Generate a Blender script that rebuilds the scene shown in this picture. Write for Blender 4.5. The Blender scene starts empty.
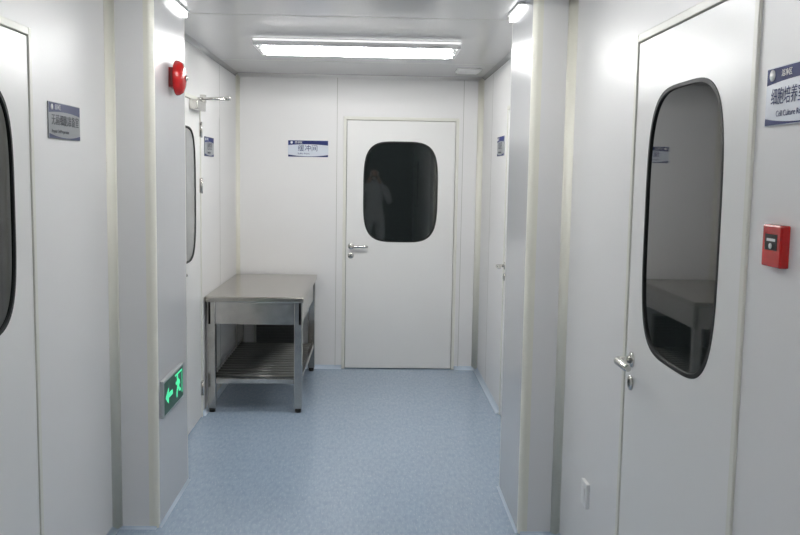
import bpy, bmesh, math
import numpy as np
from mathutils import Vector, Matrix, Euler

S = bpy.context.scene
COL = S.collection
S.view_settings.view_transform = 'Standard'
S.view_settings.look = 'None'

# ------------------------------------------------------------------ materials
def mat(name, col, rough=.5, metal=0., spec=.5, var=.03, scale=6., emit=None, estr=0., coat=0., ior=None, stretch=(1,1,1), bump=0., rvar=0.):
    m = bpy.data.materials.new(name); m.use_nodes = True
    nt = m.node_tree; b = nt.nodes['Principled BSDF']
    tc = nt.nodes.new('ShaderNodeTexCoord'); mp = nt.nodes.new('ShaderNodeMapping'); mp.inputs['Scale'].default_value = stretch
    nz = nt.nodes.new('ShaderNodeTexNoise'); nz.inputs['Scale'].default_value = scale; nz.inputs['Detail'].default_value = 4
    nt.links.new(tc.outputs['Object'], mp.inputs[0]); nt.links.new(mp.outputs[0], nz.inputs['Vector'])
    rp = nt.nodes.new('ShaderNodeValToRGB')
    rp.color_ramp.elements[0].position = .3; rp.color_ramp.elements[1].position = .7
    rp.color_ramp.elements[0].color = tuple(c*(1-var) for c in col)+(1,)
    rp.color_ramp.elements[1].color = tuple(min(1, c*(1+var)) for c in col)+(1,)
    nt.links.new(nz.outputs['Fac'], rp.inputs[0]); nt.links.new(rp.outputs[0], b.inputs['Base Color'])
    b.inputs['Roughness'].default_value = rough; b.inputs['Metallic'].default_value = metal
    b.inputs['Specular IOR Level'].default_value = spec
    if ior: b.inputs['IOR'].default_value = ior
    if coat: b.inputs['Coat Weight'].default_value = coat; b.inputs['Coat Roughness'].default_value = .05
    if rvar:
        mr = nt.nodes.new('ShaderNodeMapRange'); mr.inputs[3].default_value = rough-rvar; mr.inputs[4].default_value = rough+rvar
        nt.links.new(nz.outputs['Fac'], mr.inputs[0]); nt.links.new(mr.outputs[0], b.inputs['Roughness'])
    if emit:
        b.inputs['Emission Color'].default_value = tuple(emit)+(1,); b.inputs['Emission Strength'].default_value = estr
    if bump:
        bp = nt.nodes.new('ShaderNodeBump'); bp.inputs['Strength'].default_value = bump; bp.inputs['Distance'].default_value = .002
        nt.links.new(nz.outputs['Fac'], bp.inputs['Height']); nt.links.new(bp.outputs[0], b.inputs['Normal'])
    return m

M = {}
M['panel'] = mat('wall_panel_white', (.785,.778,.772), rough=.42, var=.012, scale=1.2, spec=.45)
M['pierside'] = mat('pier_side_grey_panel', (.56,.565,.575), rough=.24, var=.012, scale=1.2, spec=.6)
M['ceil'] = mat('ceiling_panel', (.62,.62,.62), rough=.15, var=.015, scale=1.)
M['cream'] = mat('cream_profile', (.79,.775,.69), rough=.4, var=.02)
M['cove'] = mat('pale_blue_cove', (.54,.63,.73), rough=.35, var=.02)
M['seam'] = mat('seam_sealant', (.46,.46,.42), rough=.7, var=.03)
M['leaf'] = mat('door_leaf_white', (.80,.795,.78), rough=.36, var=.01, scale=2., spec=.45)
M['frame'] = mat('door_frame_white', (.74,.735,.67), rough=.4, var=.02)
M['gap'] = mat('dark_gap', (.10,.10,.09), rough=.9)
M['rubber'] = mat('black_gasket', (.006,.007,.007), rough=.6, spec=.3)
M['glass'] = mat('dark_window_glass', (.014,.018,.018), rough=.03, ior=1.8, var=.05)
M['glassdark'] = mat('near_black_window_glass', (.006,.008,.008), rough=.03, ior=1.5, var=.05)
M['glasspale'] = mat('window_glass_painted_reflection', (.24,.25,.245), rough=.05, ior=1.8, var=.05)  # grey base stands in for the white wall mirrored at a grazing angle
M['steel'] = mat('brushed_stainless_steel', (.50,.485,.46), rough=.17, metal=1., var=.10, scale=14, stretch=(1,14,1), rvar=.06)
M['steeltop'] = mat('worn_stainless_top', (.44,.42,.385), rough=.20, metal=1., var=.12, scale=10, stretch=(1,10,1), rvar=.08)
M['steeldark'] = mat('dull_steel_rods', (.22,.215,.20), rough=.3, metal=1., var=.05)
M['chrome'] = mat('satin_chrome', (.62,.61,.58), rough=.22, metal=1.)
M['alu'] = mat('sign_aluminium', (.50,.52,.53), rough=.35, metal=.5, var=.02)
M['signw'] = mat('sign_face_silver', (.62,.66,.73), rough=.35, var=.02)
M['signd'] = mat('sign_face_silver_shaded', (.27,.285,.30), rough=.3, metal=.3, var=.02)  # darker copy of the silver face, shade painted into the colour
M['navy'] = mat('sign_navy', (.02,.03,.13), rough=.6, spec=.2)
M['slate'] = mat('sign_slate_band', (.05,.06,.13), rough=.5, spec=.3)
M['ink'] = mat('sign_dark_lettering', (.03,.035,.05), rough=.5)
M['white'] = mat('white_plastic', (.86,.86,.85), rough=.35)
M['lampwhite'] = mat('lamp_housing_white', (.82,.82,.82), rough=.4)
M['red'] = mat('red_enamel', (.48,.012,.012), rough=.25, var=.05)
M['dred'] = mat('dark_red_enamel', (.22,.008,.008), rough=.35)
M['black'] = mat('black_plastic', (.012,.012,.012), rough=.5, spec=.3)
M['dgreen'] = mat('exit_sign_dark_face', (.005,.04,.025), rough=.3, emit=(0,.25,.12), estr=.08)
M['green'] = mat('exit_sign_glowing_green', (.05,.7,.35), rough=.4, emit=(.10,1.,.45), estr=.6)
TC=(1.,1.,.985)
for k,s in (('tube0',78),('tube1',44),('tube2',34)):
    M[k] = mat('fluorescent_tube_glow_'+k[-1], (.9,.9,.9), emit=TC, estr=s)
M['strip'] = mat('painted_ceiling_reflection', (.9,.9,.9), emit=TC, estr=1.0)  # emission imitates the lamp's reflection in the glossy ceiling
M['pierlight'] = mat('pier_strip_light_glow', (.9,.9,.9), emit=(1,1,1), estr=3.5)
M['reflector'] = mat('lamp_reflector_white', (.75,.75,.75), rough=.4)
M['grille'] = mat('grille_grey', (.10,.10,.10), rough=.6)
M['cloth'] = mat('white_coverall', (.62,.64,.66), rough=.85, bump=.3, scale=20)
M['skin'] = mat('skin', (.55,.34,.25), rough=.5)

def floor_mat():
    m = bpy.data.materials.new('blue_vinyl_floor'); m.use_nodes = True; nt = m.node_tree; b = nt.nodes['Principled BSDF']
    N = nt.nodes.new; L = nt.links.new
    tc = N('ShaderNodeTexCoord')
    def noise(scale, st, det=3):
        mp = N('ShaderNodeMapping'); mp.inputs['Scale'].default_value = st
        nz = N('ShaderNodeTexNoise'); nz.inputs['Scale'].default_value = scale; nz.inputs['Detail'].default_value = det
        L(tc.outputs['Object'], mp.inputs[0]); L(mp.outputs[0], nz.inputs['Vector']); return nz
    n1 = noise(34, (1.8,.5,1)); n2 = noise(70, (2.6,.4,1), 2); n3 = noise(1.5, (1,1,1))
    r1 = N('ShaderNodeValToRGB'); e = r1.color_ramp.elements
    e[0].position=.30; e[0].color=(.315,.405,.52,1); e[1].position=.72; e[1].color=(.395,.485,.595,1)
    L(n1.outputs['Fac'], r1.inputs[0])
    r2 = N('ShaderNodeValToRGB'); r2.color_ramp.elements[0].position=.58; r2.color_ramp.elements[1].position=.76
    L(n2.outputs['Fac'], r2.inputs[0])
    mx = N('ShaderNodeMixRGB'); mx.inputs[2].default_value=(.50,.575,.66,1)
    L(r2.outputs[0], mx.inputs[0]); L(r1.outputs[0], mx.inputs[1])
    m2 = N('ShaderNodeMixRGB'); m2.blend_type='MULTIPLY'; m2.inputs[0].default_value=.08
    L(mx.outputs[0], m2.inputs[1]); L(n3.outputs['Fac'], m2.inputs[2])
    L(m2.outputs[0], b.inputs['Base Color'])
    b.inputs['Roughness'].default_value=.19; b.inputs['Specular IOR Level'].default_value=.5
    return m
M['floor'] = floor_mat()

# ------------------------------------------------------------------ mesh helpers
def box(bm, x0,x1,y0,y1,z0,z1, mi=0):
    vs=[bm.verts.new((x,y,z)) for x in (x0,x1) for y in (y0,y1) for z in (z0,z1)]
    for q in ((0,1,3,2),(4,6,7,5),(0,4,5,1),(2,3,7,6),(0,2,6,4),(1,5,7,3)):
        f=bm.faces.new([vs[i] for i in q]); f.material_index=mi
def cyl(bm, p0, p1, r, seg=16, r2=None, mi=0, caps=True):
    p0=Vector(p0); p1=Vector(p1); d=(p1-p0).normalized(); a=d.orthogonal().normalized(); b=d.cross(a); r2=r if r2 is None else r2
    A=[bm.verts.new(p0+(a*math.cos(t)+b*math.sin(t))*r) for t in [2*math.pi*i/seg for i in range(seg)]]
    B=[bm.verts.new(p1+(a*math.cos(t)+b*math.sin(t))*r2) for t in [2*math.pi*i/seg for i in range(seg)]]
    for i in range(seg):
        f=bm.faces.new((A[i],A[(i+1)%seg],B[(i+1)%seg],B[i])); f.smooth=True; f.material_index=mi
    if caps:
        for c in (A[::-1],B): bm.faces.new(c).material_index=mi
def tube(bm, path, r, seg=14):
    path=[Vector(p) for p in path]; rings=[]
    for i,p in enumerate(path):
        d=(path[min(i+1,len(path)-1)]-path[max(i-1,0)]).normalized()
        a=Vector((0,1,0)); a=(a-d*a.dot(d)).normalized(); b=d.cross(a)
        rr=r if isinstance(r,(int,float)) else r[i]
        rings.append([bm.verts.new(p+(a*math.cos(t)+b*math.sin(t))*rr) for t in [2*math.pi*k/seg for k in range(seg)]])
    for A,B in zip(rings,rings[1:]):
        for k in range(seg):
            f=bm.faces.new((A[k],A[(k+1)%seg],B[(k+1)%seg],B[k])); f.smooth=True
    bm.faces.new(rings[0][::-1]); bm.faces.new(rings[-1])
def lathe(bm, prof, seg=32, c=(0,0)):
    rings=[]
    for r,z in prof:
        if r<1e-6: rings.append([bm.verts.new((c[0],c[1],z))])
        else: rings.append([bm.verts.new((c[0]+r*math.cos(2*math.pi*i/seg),c[1]+r*math.sin(2*math.pi*i/seg),z)) for i in range(seg)])
    for a,b in zip(rings,rings[1:]):
        for i in range(seg):
            j=(i+1)%seg
            if len(a)==1: f=bm.faces.new((a[0],b[i],b[j]))
            elif len(b)==1: f=bm.faces.new((a[i],a[j],b[0]))
            else: f=bm.faces.new((a[i],a[j],b[j],b[i]))
            f.smooth=True
def finish(name, bm, mats, parent=None, bevel=0, structure=False, label=None, cat=None, seg=2):
    bmesh.ops.recalc_face_normals(bm, faces=bm.faces[:])
    me=bpy.data.meshes.new(name); bm.to_mesh(me); bm.free()
    if not isinstance(mats,(list,tuple)): mats=[mats]
    for m in mats: me.materials.append(m)
    o=bpy.data.objects.new(name, me); COL.objects.link(o)
    if parent: o.parent=parent
    if bevel:
        md=o.modifiers.new('bev','BEVEL'); md.width=bevel; md.segments=seg; md.limit_method='ANGLE'; md.harden_normals=False
    if structure: o['kind']='structure'
    if label: o['label']=label
    if cat: o['category']=cat
    return o
def boxes(name, lst, mats, **k):
    bm=bmesh.new()
    for b in lst: box(bm,*b)
    return finish(name,bm,mats,**k)
def empty(name, loc=(0,0,0), rz=None, label=None, cat=None, structure=False, group=None):
    o=bpy.data.objects.new(name,None); COL.objects.link(o); o.location=loc; o.empty_display_size=.1
    if rz is not None: o.rotation_euler=(math.radians(90),0,math.radians(rz))
    if label:o['label']=label
    if cat:o['category']=cat
    if structure:o['kind']='structure'
    if group:o['group']=group
    return o
def text(name, body, size, loc, mat_, parent, align='LEFT', sx=1., ext=.0002):
    c=bpy.data.curves.new(name,'FONT'); c.body=body; c.size=size; c.extrude=ext; c.align_x=align; c.align_y='CENTER'
    t=bpy.data.objects.new(name,c); COL.objects.link(t)
    dg=bpy.context.evaluated_depsgraph_get()
    me=bpy.data.meshes.new_from_object(t.evaluated_get(dg)); bpy.data.objects.remove(t)
    me.materials.clear(); me.materials.append(mat_)
    o=bpy.data.objects.new(name,me); COL.objects.link(o); o.parent=parent; o.location=loc; o.scale=(sx,1,1)
    return o
def supere(cx,cy,a,b,n,N=96,):
    out=[]
    for i in range(N):
        t=2*math.pi*(i+.5)/N; c,s=math.cos(t),math.sin(t)
        out.append((cx+a*math.copysign(abs(c)**(2/n),c), cy+b*math.copysign(abs(s)**(2/n),s)))
    return out

# ------------------------------------------------------------------ room dimensions
H=2.429; D=7.336
LO,RO=-1.165,.864          # outer room walls
LC,RC=-1.133,.887          # corridor walls
PL=(-.966,3.935,4.60); PR=(.680,3.89,4.52)
YR=-5.0; T=.08
DW,DH=.95,2.10

def wall_x(name, x, side, y0, y1, openings):
    xs=(x,x+side*T); xa,xb=min(xs),max(xs); L=[]; y=y0
    for a,b in sorted(openings):
        L.append((xa,xb,y,a,0,H)); L.append((xa,xb,a,b,DH,H)); y=b
    L.append((xa,xb,y,y1,0,H))
    return boxes(name,L,M['panel'],structure=True,label='white clean-room sandwich panel wall')
boxes('floor',[(-1.4,1.2,YR-.1,D+.1,-.06,0)],M['floor'],structure=True,label='blue-grey speckled vinyl floor')
boxes('ceiling',[(-1.4,1.2,YR-.1,D+.1,H,H+.06)],M['ceil'],structure=True,label='grey-white clean-room panel ceiling')
DLO=(2.12,3.07); DLC=(4.88,5.83); DRO=(2.955-DW,2.955); DRC=(5.0,5.95); DRR=(-3.4,-2.45)
wall_x('wall_left',LO,-1,YR,PL[1],[DLO])
wall_x('wall_left_corridor',LC,-1,PL[2],D,[DLC])
wall_x('wall_right',RO,1,YR,PR[1],[DRO,DRR])
wall_x('wall_right_corridor',RC,1,PR[2],D,[DRC])
bx=-.257
boxes('wall_back',[(-1.3,bx,D,D+T,0,H),(bx,bx+DW,D,D+T,DH,H),(bx+DW,1.1,D,D+T,0,H)],M['panel'],structure=True,label='white panel end wall with a door')
boxes('wall_rear',[(-1.3,1.1,YR-T,YR,0,H)],M['grille'],structure=True,label='rear wall of the room, coloured dark to look unlit')  # dark grey makes the rear end look unlit in the door glass

def pier(name, sgn, xin, xout, y0, y1):
    r=.022; st=.020; pts=[]
    pts.append((xout,y0,0)); pts.append((xin+sgn*(r+st),y0,1))
    for i in range(7):
        t=math.pi/2*i/6
        pts.append((xin+sgn*r*(1-math.sin(t)), y0+r*(1-math.cos(t)),1))
    pts.append((xin,y0+r+st*.3,2)); pts.append((xin,y1-r-st*.3,1))
    for i in range(7):
        t=math.pi/2*i/6
        pts.append((xin+sgn*r*(1-math.cos(t)), y1-r*(1-math.sin(t)),1))
    pts.append((xin+sgn*(r+st),y1,0)); pts.append((xout,y1,0))
    bm=bmesh.new(); A=[bm.verts.new((p[0],p[1],0)) for p in pts]; B=[bm.verts.new((p[0],p[1],H)) for p in pts]
    n=len(pts)
    for i in range(n):
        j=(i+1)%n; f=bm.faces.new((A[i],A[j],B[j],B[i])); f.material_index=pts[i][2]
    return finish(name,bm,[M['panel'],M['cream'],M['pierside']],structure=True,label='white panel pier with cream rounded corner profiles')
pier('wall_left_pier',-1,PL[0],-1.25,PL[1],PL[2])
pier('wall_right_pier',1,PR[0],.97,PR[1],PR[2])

# concave coves ------------------------------------------------------
def cove(name,A,B,n1,n2,r,m,label=None):
    A=Vector(A);B=Vector(B);n1=Vector(n1);n2=Vector(n2); bm=bmesh.new()
    prof=[Vector((0,0,0))]+[r*(n1*(1-math.sin(t))+n2*(1-math.cos(t))) for t in [math.pi/2*i/8 for i in range(9)]]
    a=[bm.verts.new(A+p) for p in prof]; b=[bm.verts.new(B+p) for p in prof]; n=len(prof)
    for i in range(n):
        j=(i+1)%n; f=bm.faces.new((a[i],a[j],b[j],b[i])); f.smooth=(0<i<n-1)
    bm.faces.new(a); bm.faces.new(b[::-1])
    return finish(name,bm,m,structure=True,label=label)
X=(1,0,0);x_=(-1,0,0);Y=(0,1,0);y_=(0,-1,0);Z=(0,0,1);z_=(0,0,-1)
def base(name,A,B,n,br=.024): cove(name,A,B,n,Z,br,M['cove'],'slim pale blue coved skirting profile')
base('baseboard_left',(LO,YR,0),(LO,DLO[0],0),X); base('baseboard_left_a',(LO,DLO[1],0),(LO,PL[1],0),X)
base('baseboard_left_b',(LC,PL[2],0),(LC,DLC[0],0),X); base('baseboard_left_c',(LC,DLC[1],0),(LC,D,0),X)
base('baseboard_left_pier',(PL[0],PL[1]+.01,0),(PL[0],PL[2]-.01,0),X,.012)
base('baseboard_left_pier_front',(LO,PL[1],0),(PL[0]-.01,PL[1],0),y_,.012)
base('baseboard_right',(RO,DRR[1],0),(RO,DRO[0],0),x_); base('baseboard_right_a',(RO,DRO[1],0),(RO,PR[1],0),x_)
base('baseboard_right_b',(RC,PR[2],0),(RC,DRC[0],0),x_); base('baseboard_right_c',(RC,DRC[1],0),(RC,D,0),x_,.03)
base('baseboard_right_pier',(PR[0],PR[1]+.01,0),(PR[0],PR[2]-.01,0),x_,.012)
base('baseboard_right_pier_front',(PR[0]+.01,PR[1],0),(RO,PR[1],0),y_,.012)
base('baseboard_back_a',(LC,D,0),(bx,D,0),y_,.03); base('baseboard_back_b',(bx+DW,D,0),(RC,D,0),y_,.03)
ti=[0]
def trim(A,B,n1,n2,r=.03,m='cream'):
    ti[0]+=1; cove('trim_%d'%ti[0],A,B,n1,n2,r,M[m],'rounded corner cove profile')
trim((LC,D,0),(LC,D,H),X,y_); trim((RC,D,0),(RC,D,H),x_,y_,.045)
trim((LC,PL[2],H),(LC,D,H),X,z_,.025,'ceil'); trim((RC,PR[2],H),(RC,D,H),x_,z_,.025,'ceil')
trim((LC,D,H),(RC,D,H),y_,z_,.025,'panel')
trim((LO,PL[1],0),(LO,PL[1],H),X,y_,.035); trim((RO,PR[1],0),(RO,PR[1],H),x_,y_,.035)
trim((LO,YR,H),(LO,PL[1],H),X,z_,.025,'ceil'); trim((RO,YR,H),(RO,PR[1],H),x_,z_,.025,'ceil')
def seam(b):
    ti[0]+=1; boxes('trim_%d'%ti[0],[b],M['seam'],structure=True,label='thin panel joint sealant line')
e=.0008
seam((-.312,-.308,D-e,D+.001,0,H))
seam((.725,.729,D-e,D+.001,0,H))
seam((LC-.001,LC+e,6.55,6.556,0,H)); seam((RC-e,RC+.001,6.75,6.756,0,H))
seam((LC,RC,6.45,6.455,H-e,H+.001)); seam((LC,RC,4.62,4.626,H-e,H+.001))

# ------------------------------------------------------------------ doors (local: x along wall, y up, z out)
dn=[0]
def door(origin, rz, window=True, handle=True, hinges=False, label='', hx=.082, cy=1.4885, b=.416, glass='glass', hs=1.):
    dn[0]+=1
    root=empty('door_%d'%dn[0],origin,rz,label=label,structure=True)
    fw=.026; g=.004
    boxes('door_frame',[(0,fw,0,DH,-.06,.007),(DW-fw,DW,0,DH,-.06,.007),(fw,DW-fw,DH-fw,DH,-.06,.007)],M['frame'],parent=root,bevel=.003)
    boxes('door_gap_seal',[(fw,DW-fw,0.004,DH-fw,-.058,-.045)],M['gap'],parent=root)
    x0,x1,y0,y1=fw+g,DW-fw-g,.008,DH-fw-g
    bm=bmesh.new()
    zf,zb=.002,-.042
    cx=DW/2; a=.309
    if window:
        N=96; inner=supere(cx,cy,a-.006,b-.006,4.0,N)
        outer=[]
        for (px,py) in inner:
            dx,dy=px-cx,py-cy
            ts=[]
            if dx>0: ts.append((x1-cx)/dx)
            if dx<0: ts.append((x0-cx)/dx)
            if dy>0: ts.append((y1-cy)/dy)
            if dy<0: ts.append((y0-cy)/dy)
            t=min(ts); outer.append([cx+dx*t,cy+dy*t])
        for q in ((x0,y0),(x1,y0),(x0,y1),(x1,y1)):
            i=min(range(N),key=lambda k:(outer[k][0]-q[0])**2+(outer[k][1]-q[1])**2); outer[i]=list(q)
        fi=[bm.verts.new((p[0],p[1],zf)) for p in inner]; fo=[bm.verts.new((p[0],p[1],zf)) for p in outer]
        bi=[bm.verts.new((p[0],p[1],zb)) for p in inner]; bo=[bm.verts.new((p[0],p[1],zb)) for p in outer]
        for i in range(N):
            j=(i+1)%N
            bm.faces.new((fi[i],fo[i],fo[j],fi[j])); bm.faces.new((bi[i],bi[j],bo[j],bo[i]))
            bm.faces.new((fo[i],bo[i],bo[j],fo[j])); bm.faces.new((fi[i],fi[j],bi[j],bi[i]))
    else: box(bm,x0,x1,y0,y1,zb,zf)
    finish('door_leaf',bm,M['leaf'],parent=root)
    if window:
        w=empty('door_window'); w.parent=root
        bm=bmesh.new(); N=96
        prof=[(0.0,.0015),(0.001,.0035),(.011,.0035),(.012,.002),(.013,-.004)]
        rings=[[bm.verts.new((p[0],p[1],z)) for p in supere(cx,cy,a-o,b-o,4.0-o*8,N)] for o,z in prof]
        for r1,r2 in zip(rings,rings[1:]):
            for i in range(N):
                bm.faces.new((r1[i],r1[(i+1)%N],r2[(i+1)%N],r2[i]))
        finish('window_gasket',bm,M['rubber'],parent=w)
        bm=bmesh.new(); o=.010
        ff=[bm.verts.new((p[0],p[1],-.002)) for p in supere(cx,cy,a-o,b-o,3.92,N)]; bb=[bm.verts.new((v.co.x,v.co.y,-.035)) for v in ff]
        bm.faces.new(ff); bm.faces.new(bb[::-1])
        for i in range(N): bm.faces.new((ff[i],bb[i],bb[(i+1)%N],ff[(i+1)%N]))
        finish('window_glass',bm,M[glass],parent=w)
    if handle:
        h=empty('door_handle'); h.parent=root
        hy=1.035
        bm=bmesh.new(); lathe(bm,[(0,.002),(.026,.002),(.026,.007),(.023,.009),(0,.009)],c=(hx,hy)); finish('handle_rosette',bm,M['chrome'],parent=h)
        bm=bmesh.new()
        path=[(hx,hy,.007),(hx,hy,.030),(hx+.004,hy,.044),(hx+.014,hy,.054),(hx+.03,hy,.057),(hx+.12,hy,.057),(hx+.142,hy,.056)]
        tube(bm,path,[k*hs for k in (.010,.010,.0105,.011,.011,.011,.008)])
        finish('handle_lever',bm,M['chrome'],parent=h)
        bm=bmesh.new(); lathe(bm,[(0,.002),(.025,.002),(.025,.007),(.022,.009),(0,.009)],c=(hx,hy-.078)); box(bm,hx-.004,hx+.004,hy-.09,hy-.066,.009,.012)
        finish('lock_rosette',bm,M['chrome'],parent=h)
        bm=bmesh.new(); box(bm,hx-.0015,hx+.0015,hy-.088,hy-.07,.012,.0125); finish('keyhole',bm,M['black'],parent=h)
    if hinges:
        for hy in (.2,1.54,1.9):
            bm=bmesh.new(); cyl(bm,(DW-fw,hy-.05,.012),(DW-fw,hy+.05,.012),.007,14); box(bm,DW-fw-.03,DW-fw+.02,hy-.045,hy+.045,.002,.008)
            finish('hinge',bm,M['chrome'],parent=root)
    return root
door((bx,D,0),0,label='white clean-room door with rounded dark window and lever handle',hx=.07)
door((RO,DRO[1],0),-90,label='white clean-room door with tall rounded dark window, chrome lever',hx=.098,cy=1.496,b=.408,hs=1.2)
door((LO,DLO[0],0),90,label='white clean-room door with rounded near-black window',cy=1.50,b=.398,glass='glassdark')
dlc=door((LC,DLC[0],0),90,hinges=True,label='white clean-room door with chrome hinges and a closer',glass='glasspale')
door((RC,DRC[1],0),-90,label='white clean-room door with lever handle beside the pier',hx=.06)
door((RO,DRR[1],0),-90,label='white clean-room door with pale rounded window',glass='glasspale')

# door closer ---------------------------------
r=empty('door_closer',(LC,5.50,2.04),90,label='silver door closer with folding arm above the side door',cat='door closer')
boxes('closer_body',[(-.02,.24,-.03,.03,.001,.055)],M['chrome'],parent=r,bevel=.006)
bm=bmesh.new(); cyl(bm,(.17,.03,.03),(.17,.055,.03),.014); cyl(bm,(.17,.048,.03),(.23,.05,.20),.008,10); finish('closer_arm',bm,M['chrome'],parent=r)
bm=bmesh.new(); cyl(bm,(.23,.045,.20),(.23,.068,.20),.014); cyl(bm,(.23,.060,.20),(.345,.062,.03),.008,10); box(bm,.32,.36,.035,.085,.001,.035); finish('closer_bracket_arm',bm,M['chrome'],parent=r)

# ------------------------------------------------------------------ signs
def sign(loc, rz, w, h, title, sub, label, header='洁净区', tsize=.05, tx=.02, sx=1., face='signw', subx=None, hx=.055, er=.010, ty=.50, sy=.20, band='navy', hs=.16, ink='navy', ss=.14):
    r=empty('door_sign',loc,rz,label=label,cat='sign')
    bm=bmesh.new(); n=16; F=[];B=[]
    zz=lambda x:.005+.002*math.sin(math.pi*x/w)
    for i in range(n+1):
        x=w*i/n; z=zz(x)
        F.append([bm.verts.new((x,0,z)),bm.verts.new((x,h,z))]); B.append([bm.verts.new((x,0,-.001)),bm.verts.new((x,h,-.001))])
    for i in range(n):
        for q in ((F[i][0],F[i+1][0],F[i+1][1],F[i][1]),(B[i][0],B[i][1],B[i+1][1],B[i+1][0]),(F[i][0],B[i][0],B[i+1][0],F[i+1][0]),(F[i][1],F[i+1][1],B[i+1][1],B[i][1])):
            bm.faces.new(q)
    bm.faces.new((F[0][0],F[0][1],B[0][1],B[0][0])); bm.faces.new((F[n][0],B[n][0],B[n][1],F[n][1]))
    finish('sign_plate',bm,M[face],parent=r)
    def strip(name,f0,f1,m,dz=.0005):
        bm=bmesh.new(); P=[]
        for i in range(n+1):
            x=.002+(w-.004)*i/n; t=2*x/w-1
            P.append([bm.verts.new((x,f0(t),zz(x)+dz)),bm.verts.new((x,f1(t),zz(x)+dz))])
        for i in range(n): bm.faces.new((P[i][0],P[i+1][0],P[i+1][1],P[i][1]))
        finish(name,bm,m,parent=r)
    strip('sign_header_band',lambda t:h*(.76-.06*t*t),lambda t:h-.002,M[band])
    strip('sign_footer_band',lambda t:.001,lambda t:h*(.035+.10*t*t),M[band])
    bm=bmesh.new(); lathe(bm,[(0,.0078),(er,.0078),(er,.006)],20,c=(.03,h*.865)); finish('sign_emblem',bm,M['white'],parent=r)
    if header: text('sign_header_text',header,h*hs,(hx,h*.865,.008),M['white'],r)
    text('sign_title',title,tsize,(tx,h*ty,.0078),M[ink],r,sx=sx)
    text('sign_subtitle',sub,h*ss,(subx if subx else tx,h*sy,.0078),M[ink],r)
    return r
sign((RO,1.948,1.750),-90,.34,.124,'细胞培养室','Cell Culture Room','silver and navy door sign with Chinese and English lettering',tsize=.038,tx=.030,sx=.80,subx=.058,hx=.075,er=.012,ty=.47,sy=.19,hs=.13,ss=.14)
sign((LO,3.215,1.742),90,.335,.13,'无菌细胞准备室','Aseptic Cell Preparation','silver door sign, shaded in its colour, with dark blue header band and dark lettering',tsize=.042,tx=.02,face='signd',band='slate',ink='ink')
sign((-.711,D,1.765),0,.33,.135,'缓冲间','Buffer Room','silver and navy door sign beside the end door',tsize=.055,tx=.08)
sign((LC,5.955,1.735),90,.33,.13,'更衣室','Changing Room','silver and navy door sign on the corridor panel',tsize=.055,tx=.08,face='signd',ink='ink')
sign((RC,6.40,1.775),-90,.33,.135,'准备室','Preparation Room','silver and navy door sign on the corridor panel',tsize=.055,tx=.08,face='signd',ink='ink')

# ------------------------------------------------------------------ fire bell
r=empty('fire_alarm_bell',(PL[0],4.27,2.068),90,label='round red fire alarm bell mounted on the pier',cat='alarm bell')
bm=bmesh.new(); box(bm,-.045,.045,-.045,.045,-.002,.025); finish('bell_base',bm,M['dred'],parent=r)
bm=bmesh.new(); lathe(bm,[(0,.024),(.078,.024),(.082,.028),(.080,.040),(.070,.056),(.045,.066),(.02,.070),(0,.071)],40); finish('bell_gong',bm,M['red'],parent=r)
bm=bmesh.new(); lathe(bm,[(0,.070),(.014,.070),(.014,.075),(.008,.080),(0,.081)],20); finish('bell_bolt',bm,M['chrome'],parent=r)

# ------------------------------------------------------------------ exit sign
ex=empty('exit_sign',(PL[0],3.985,.50),90,label='glowing green emergency exit sign with arrow and running figure',cat='exit sign')
W_,H_=.42,.175
boxes('sign_housing',[(0,W_,0,H_,-.001,.018)],M['alu'],parent=ex,bevel=.004)
boxes('sign_face',[(.012,W_-.012,.012,H_-.012,.0175,.0190)],M['dgreen'],parent=ex)
def poly(bm,pts,z0=.0192,z1=.0198):
    pts=[(p[0]*W_/.345-.008,(p[1]-.0825)*.98+H_/2) for p in pts]
    a=[bm.verts.new((p[0],p[1],z0)) for p in pts]; b=[bm.verts.new((p[0],p[1],z1)) for p in pts]; n=len(pts)
    bm.faces.new(a); bm.faces.new(b)
    for i in range(n): bm.faces.new((a[i],a[(i+1)%n],b[(i+1)%n],b[i]))
bm=bmesh.new()
poly(bm,[(.030,.0825),(.080,.122),(.080,.094),(.145,.094),(.145,.071),(.080,.071),(.080,.043)])
finish('exit_arrow',bm,M['green'],parent=ex)
def limb(bm,p,q,wd):
    p=Vector(p);q=Vector(q);n=(q-p).normalized();n=Vector((-n.y,n.x))*wd/2
    poly(bm,[p-n,q-n,q+n,p+n])
bm=bmesh.new()
poly(bm,[(.232+.012*math.cos(t),.132+.012*math.sin(t)) for t in [i*math.pi/6 for i in range(12)]])
for p,q,w in (((.236,.118),(.248,.078),.028),((.240,.112),(.214,.098),.012),((.214,.098),(.204,.110),.012),((.244,.112),(.268,.100),.012),((.268,.100),(.274,.084),.012),
              ((.244,.080),(.222,.062),.016),((.222,.062),(.222,.030),.014),((.250,.080),(.266,.056),.016),((.266,.056),(.290,.052),.014)):
    limb(bm,p,q,w)
finish('exit_running_figure',bm,M['green'],parent=ex)
bm=bmesh.new()
for p,q,w in (((.315,.028),(.315,.142),.008),((.19,.145),(.319,.145),.008)): limb(bm,p,q,w)
finish('exit_doorway',bm,M['green'],parent=ex)

# ------------------------------------------------------------------ manual call point
r=empty('fire_call_point',(RO,1.893,1.449),-90,label='small red manual fire alarm call box on the wall',cat='call point')
boxes('call_point_body',[(0,.088,0,.090,-.002,.020)],M['red'],parent=r,bevel=.004)
boxes('call_point_pane',[(.016,.072,.036,.070,.0195,.0205)],M['black'],parent=r)
boxes('call_point_label',[(.024,.064,.055,.061,.0205,.0209)],M['white'],parent=r)
bm=bmesh.new(); lathe(bm,[(0,.0205),(.006,.0205),(.006,.0225),(0,.023)],24,c=(.044,.045)); finish('call_point_button',bm,M['white'],parent=r)

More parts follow.
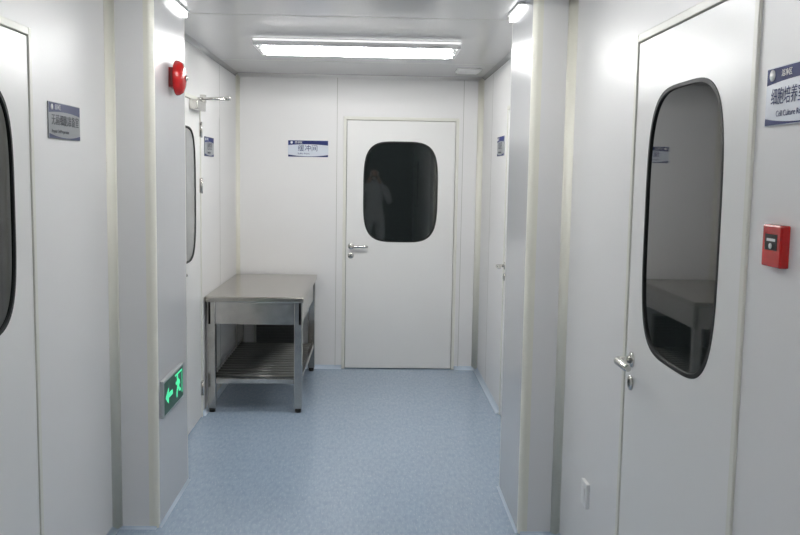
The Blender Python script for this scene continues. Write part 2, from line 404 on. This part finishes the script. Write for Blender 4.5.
# outlet ---------------------------------------------------------------
r=empty('wall_outlet',(RO,3.43,.33),-90,label='small white plastic socket cover low on the wall',cat='outlet')
boxes('outlet_plate',[(0,.085,0,.10,-.001,.014)],M['white'],parent=r,bevel=.003)
boxes('outlet_rocker',[(.02,.065,.02,.08,.0135,.018)],M['white'],parent=r,bevel=.002)

# return air grille -----------------------------------------------------
r=empty('return_air_grille',(-.99,D,.20),0,label='dark grey return air grille low on the end wall',cat='vent')
boxes('grille_frame',[(0,.36,0,.02,-.001,.012),(0,.36,.28,.30,-.001,.012),(0,.02,.02,.28,-.001,.012),(.34,.36,.02,.28,-.001,.012)],M['seam'],parent=r,bevel=.002)
boxes('grille_slats',[(.02,.34,.03+.025*i,.042+.025*i,.002,.010) for i in range(10)]+[(.02,.34,.02,.28,.0005,.002)],M['grille'],parent=r)

# ------------------------------------------------------------------ work table
tb=empty('work_table',(0,0,0),label='stainless steel work table with slatted lower shelf against the wall',cat='table')
tx0,tx1,ty0,ty1=-1.128,-.463,5.90,7.28; th=.80
bm=bmesh.new(); box(bm,tx0,tx1,ty0,ty1,th-.038,th); finish('tabletop',bm,M['steeltop'],parent=tb,bevel=.006)
lx0,lx1,ly0,ly1=tx0+.015,tx1-.012,ty0+.02,ty1-.02; lw=.054
ap=.19
boxes('apron',[(lx0,lx1,ly0+.008,ly0+.022,th-ap,th-.037),(lx0,lx1,ly1-.022,ly1-.008,th-ap,th-.037),(lx0+.008,lx0+.022,ly0,ly1,th-ap,th-.037),(lx1-.022,lx1-.008,ly0,ly1,th-ap,th-.037)],M['steel'],parent=tb)
for (a,b) in ((lx0,ly0),(lx1-lw,ly0),(lx0,ly1-lw),(lx1-lw,ly1-lw)):
    l=empty('leg'); l.parent=tb
    boxes('leg_tube',[(a,a+lw,b,b+lw,.03,th-.037)],M['steel'],parent=l,bevel=.004)
    bm=bmesh.new(); cyl(bm,(a+lw/2,b+lw/2,0),(a+lw/2,b+lw/2,.03),.020,16,.023); finish('leg_foot',bm,M['black'],parent=l)
sz=.235
boxes('shelf_frame',[(lx0+lw,lx1-lw,ly0+.005,ly0+.035,sz-.035,sz),(lx0+lw,lx1-lw,ly1-.035,ly1-.005,sz-.035,sz),(lx0+.005,lx0+.035,ly0+lw,ly1-lw,sz-.035,sz),(lx1-.035,lx1-.005,ly0+lw,ly1-lw,sz-.035,sz)],M['steel'],parent=tb,bevel=.003)
NS=15
for i in range(NS):
    y=ly0+.09+i*(ly1-ly0-.18)/(NS-1)
    bm=bmesh.new(); cyl(bm,(lx0+.03,y,sz-.002),(lx1-.03,y,sz-.002),.011,12)
    finish('shelf_rod',bm,M['steeldark'],parent=tb)

# ------------------------------------------------------------------ ceiling lamps
def lamp(y0,y1,tm,x0=-.745,x1=.515,label='twin-tube fluorescent ceiling lamp with white housing'):
    r=empty('ceiling_lamp',((x0+x1)/2,(y0+y1)/2,H),label=label,cat='ceiling lamp',group='fluorescent ceiling lamps')
    w=(x1-x0)/2; d=(y1-y0)/2
    bm=bmesh.new()
    box(bm,-w,w,-d,d,-.012,0); box(bm,-w,w,-d,-d+.012,-.042,-.012); box(bm,-w,w,d-.012,d,-.042,-.012)
    box(bm,-w,-w+.02,-d+.012,d-.012,-.042,-.012); box(bm,w-.02,w,-d+.012,d-.012,-.042,-.012)
    finish('lamp_housing',bm,M['lampwhite'],parent=r)
    boxes('lamp_reflector',[(-w+.02,w-.02,-d+.012,d-.012,-.016,-.012)],M['reflector'],parent=r)
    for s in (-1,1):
        boxes('lamp_reflection_strip',[(-w,w,min(s*d,s*(d+.003)),max(s*d,s*(d+.003)),-.012,-.004)],M['strip'],parent=r)  # glowing strip added in place of the bright reflected line on the ceiling
        t=empty('lamp_tube'); t.parent=r
        bm=bmesh.new(); cyl(bm,(-w+.045,s*d*.5,-.040),(w-.045,s*d*.5,-.040),.013,16); finish('tube_glass',bm,tm,parent=t)
        for q in (-1,1):
            bm=bmesh.new(); box(bm,q*(w-.032)-.013,q*(w-.032)+.013,s*d*.5-.014,s*d*.5+.014,-.053,-.016)
            finish('tube_socket',bm,M['lampwhite'],parent=t)
lamp(5.40,5.86,M['tube0'],x0=-.735,x1=.51)
lamp(3.30,3.80,M['tube1'],x0=-.70,x1=.47)
lamp(.4,.94,M['tube2'],x0=-.70,x1=.47)  # unseen overhead lamp, added to light the near end and the photographer
for px,s,y0,y1 in ((PL[0],1,4.24,4.56),(PR[0],-1,4.14,4.48)):
    r=empty('strip_light',(px,(y0+y1)/2,H),label='short glowing strip light at the top of the pier',cat='strip light',group='pier strip lights')
    x0,x1=sorted((0,s*.030)); hy=(y1-y0)/2
    boxes('strip_housing',[(x0,x1,-hy,hy,-.010,0)],M['white'],parent=r)
    x0,x1=sorted((s*.001,s*.022))
    boxes('strip_diffuser',[(x0,x1,-hy+.01,hy-.01,-.036,-.010)],M['pierlight'],parent=r,bevel=.004)
r=empty('ceiling_diffuser',(.70,6.80,H),label='small white ceiling air diffuser near the corner',cat='vent')
boxes('diffuser_frame',[(-.09,.09,-.11,.11,-.012,0)],M['white'],parent=r,bevel=.003)
boxes('diffuser_slats',[(-.075,.075,-.09+.03*i,-.075+.03*i,-.018,-.0115) for i in range(7)],M['white'],parent=r)

# ------------------------------------------------------------------ photographer (seen mirrored in the end door's window)
def build_person():
    V=[];E=[];Rr=[]
    def v(p,r,par=None):
        V.append(p); Rr.append(r)
        if par is not None: E.append((par,len(V)-1))
        return len(V)-1
    py=-.40
    pel=v((0,py,.95),(.165,.125)); wst=v((0,py,1.10),(.145,.105),pel); ch=v((0,py,1.28),(.175,.12),wst); sh=v((0,py,1.41),(.13,.09),ch)
    nk=v((0,py+.01,1.49),(.062,.062),sh); hd0=v((0,py+.03,1.55),(.075,.085),nk); hd1=v((0,py+.035,1.64),(.086,.10),hd0); v((0,py+.03,1.71),(.070,.085),hd1)
    for s in (-1,1):
        hp=v((s*.10,py,.88),(.105,.11),pel); kn=v((s*.12,py+.02,.50),(.068,.07),hp); an=v((s*.13,py-.01,.10),(.05,.055),kn); v((s*.14,py+.13,.04),(.042,.035),an)
        so=v((s*.19,py,1.40),(.068,.068),sh); el=v((s*.27,py+.06,1.15),(.05,.05),so); wr=v((s*.10,py+.22,1.50),(.033,.033),el)
        pm=v((s*.075,py+.25,1.55),(.034,.022),wr)
        for k in range(4):
            q=v((s*(.080-.002*k),py+.285,1.585-.02*k),(.010,.010),pm); q=v((s*(.062-.002*k),py+.305,1.60-.021*k),(.009,.009),q); v((s*(.040+.003*k),py+.308,1.605-.021*k),(.008,.008),q)
        q=v((s*.055,py+.24,1.555),(.011,.011),pm); v((s*.035,py+.245,1.575),(.009,.009),q)
    me=bpy.data.meshes.new('person'); me.from_pydata(V,E,[]); o=bpy.data.objects.new('person',me); COL.objects.link(o)
    md=o.modifiers.new('skin','SKIN'); md.use_smooth_shade=True
    for i,rr in enumerate(Rr): me.skin_vertices[0].data[i].radius=rr
    me.skin_vertices[0].data[0].use_root=True
    s=o.modifiers.new('sub','SUBSURF'); s.levels=2; s.render_levels=2
    dg=bpy.context.evaluated_depsgraph_get(); m2=bpy.data.meshes.new_from_object(o.evaluated_get(dg))
    o.modifiers.clear(); o.data=m2
    m2.materials.clear(); m2.materials.append(M['cloth']); m2.materials.append(M['skin'])
    for p in m2.polygons:
        c=p.center; p.use_smooth=True
        if (c.z>1.54 and c.z<1.70 and c.y>py+.085 and abs(c.x)<.065) or (c.y>py+.24 and 1.48<c.z<1.66): p.material_index=1
    o['label']='person in white hooded coverall holding up a camera, arms bent'; o['category']='person'
    return o
per=build_person()
for s in (-1,1):
    bm=bmesh.new(); bmesh.ops.create_uvsphere(bm,u_segments=12,v_segments=8,radius=.010,matrix=Matrix.Translation((s*.032,-.277,1.645)))
    finish('eye',bm,M['black'],parent=per)
bm=bmesh.new(); cyl(bm,(0,-.29,1.65),(0,-.262,1.612),.007,10,.014); finish('nose',bm,M['skin'],parent=per)
bm=bmesh.new(); box(bm,-.024,.024,-.285,-.268,1.578,1.584); finish('mouth',bm,M['dred'],parent=per)
r=empty('compact_camera',(0,-.085,1.57),label='small black compact camera held in both hands',cat='camera')
boxes('camera_body',[(-.05,.05,-.015,.015,-.03,.035)],M['black'],parent=r,bevel=.005)
bm=bmesh.new(); cyl(bm,(0,.014,0),(0,.032,0),.022,24); finish('camera_lens',bm,M['chrome'],parent=r)

# ------------------------------------------------------------------ world & camera
w=bpy.data.worlds.new('World'); S.world=w; w.use_nodes=True
w.node_tree.nodes['Background'].inputs[0].default_value=(.5,.52,.55,1); w.node_tree.nodes['Background'].inputs[1].default_value=.05
f,yaw,pitch,roll,h=883.72,.0306,.1044,.0167,1.6311
F=Vector((math.sin(yaw)*math.cos(pitch),math.cos(yaw)*math.cos(pitch),-math.sin(pitch)))
R=Vector((math.cos(yaw),-math.sin(yaw),0)); U=R.cross(F)
Rc=R*math.cos(roll)+U*math.sin(roll); Uc=U*math.cos(roll)-R*math.sin(roll)
cam=bpy.data.cameras.new('camera'); co=bpy.data.objects.new('camera',cam); COL.objects.link(co)
cam.sensor_width=36; cam.sensor_fit='HORIZONTAL'; cam.lens=f/800*36; cam.clip_start=.02
mm=Matrix((Rc,Uc,-F)).transposed().to_4x4(); mm.translation=(0,0,h); co.matrix_world=mm
S.camera=co
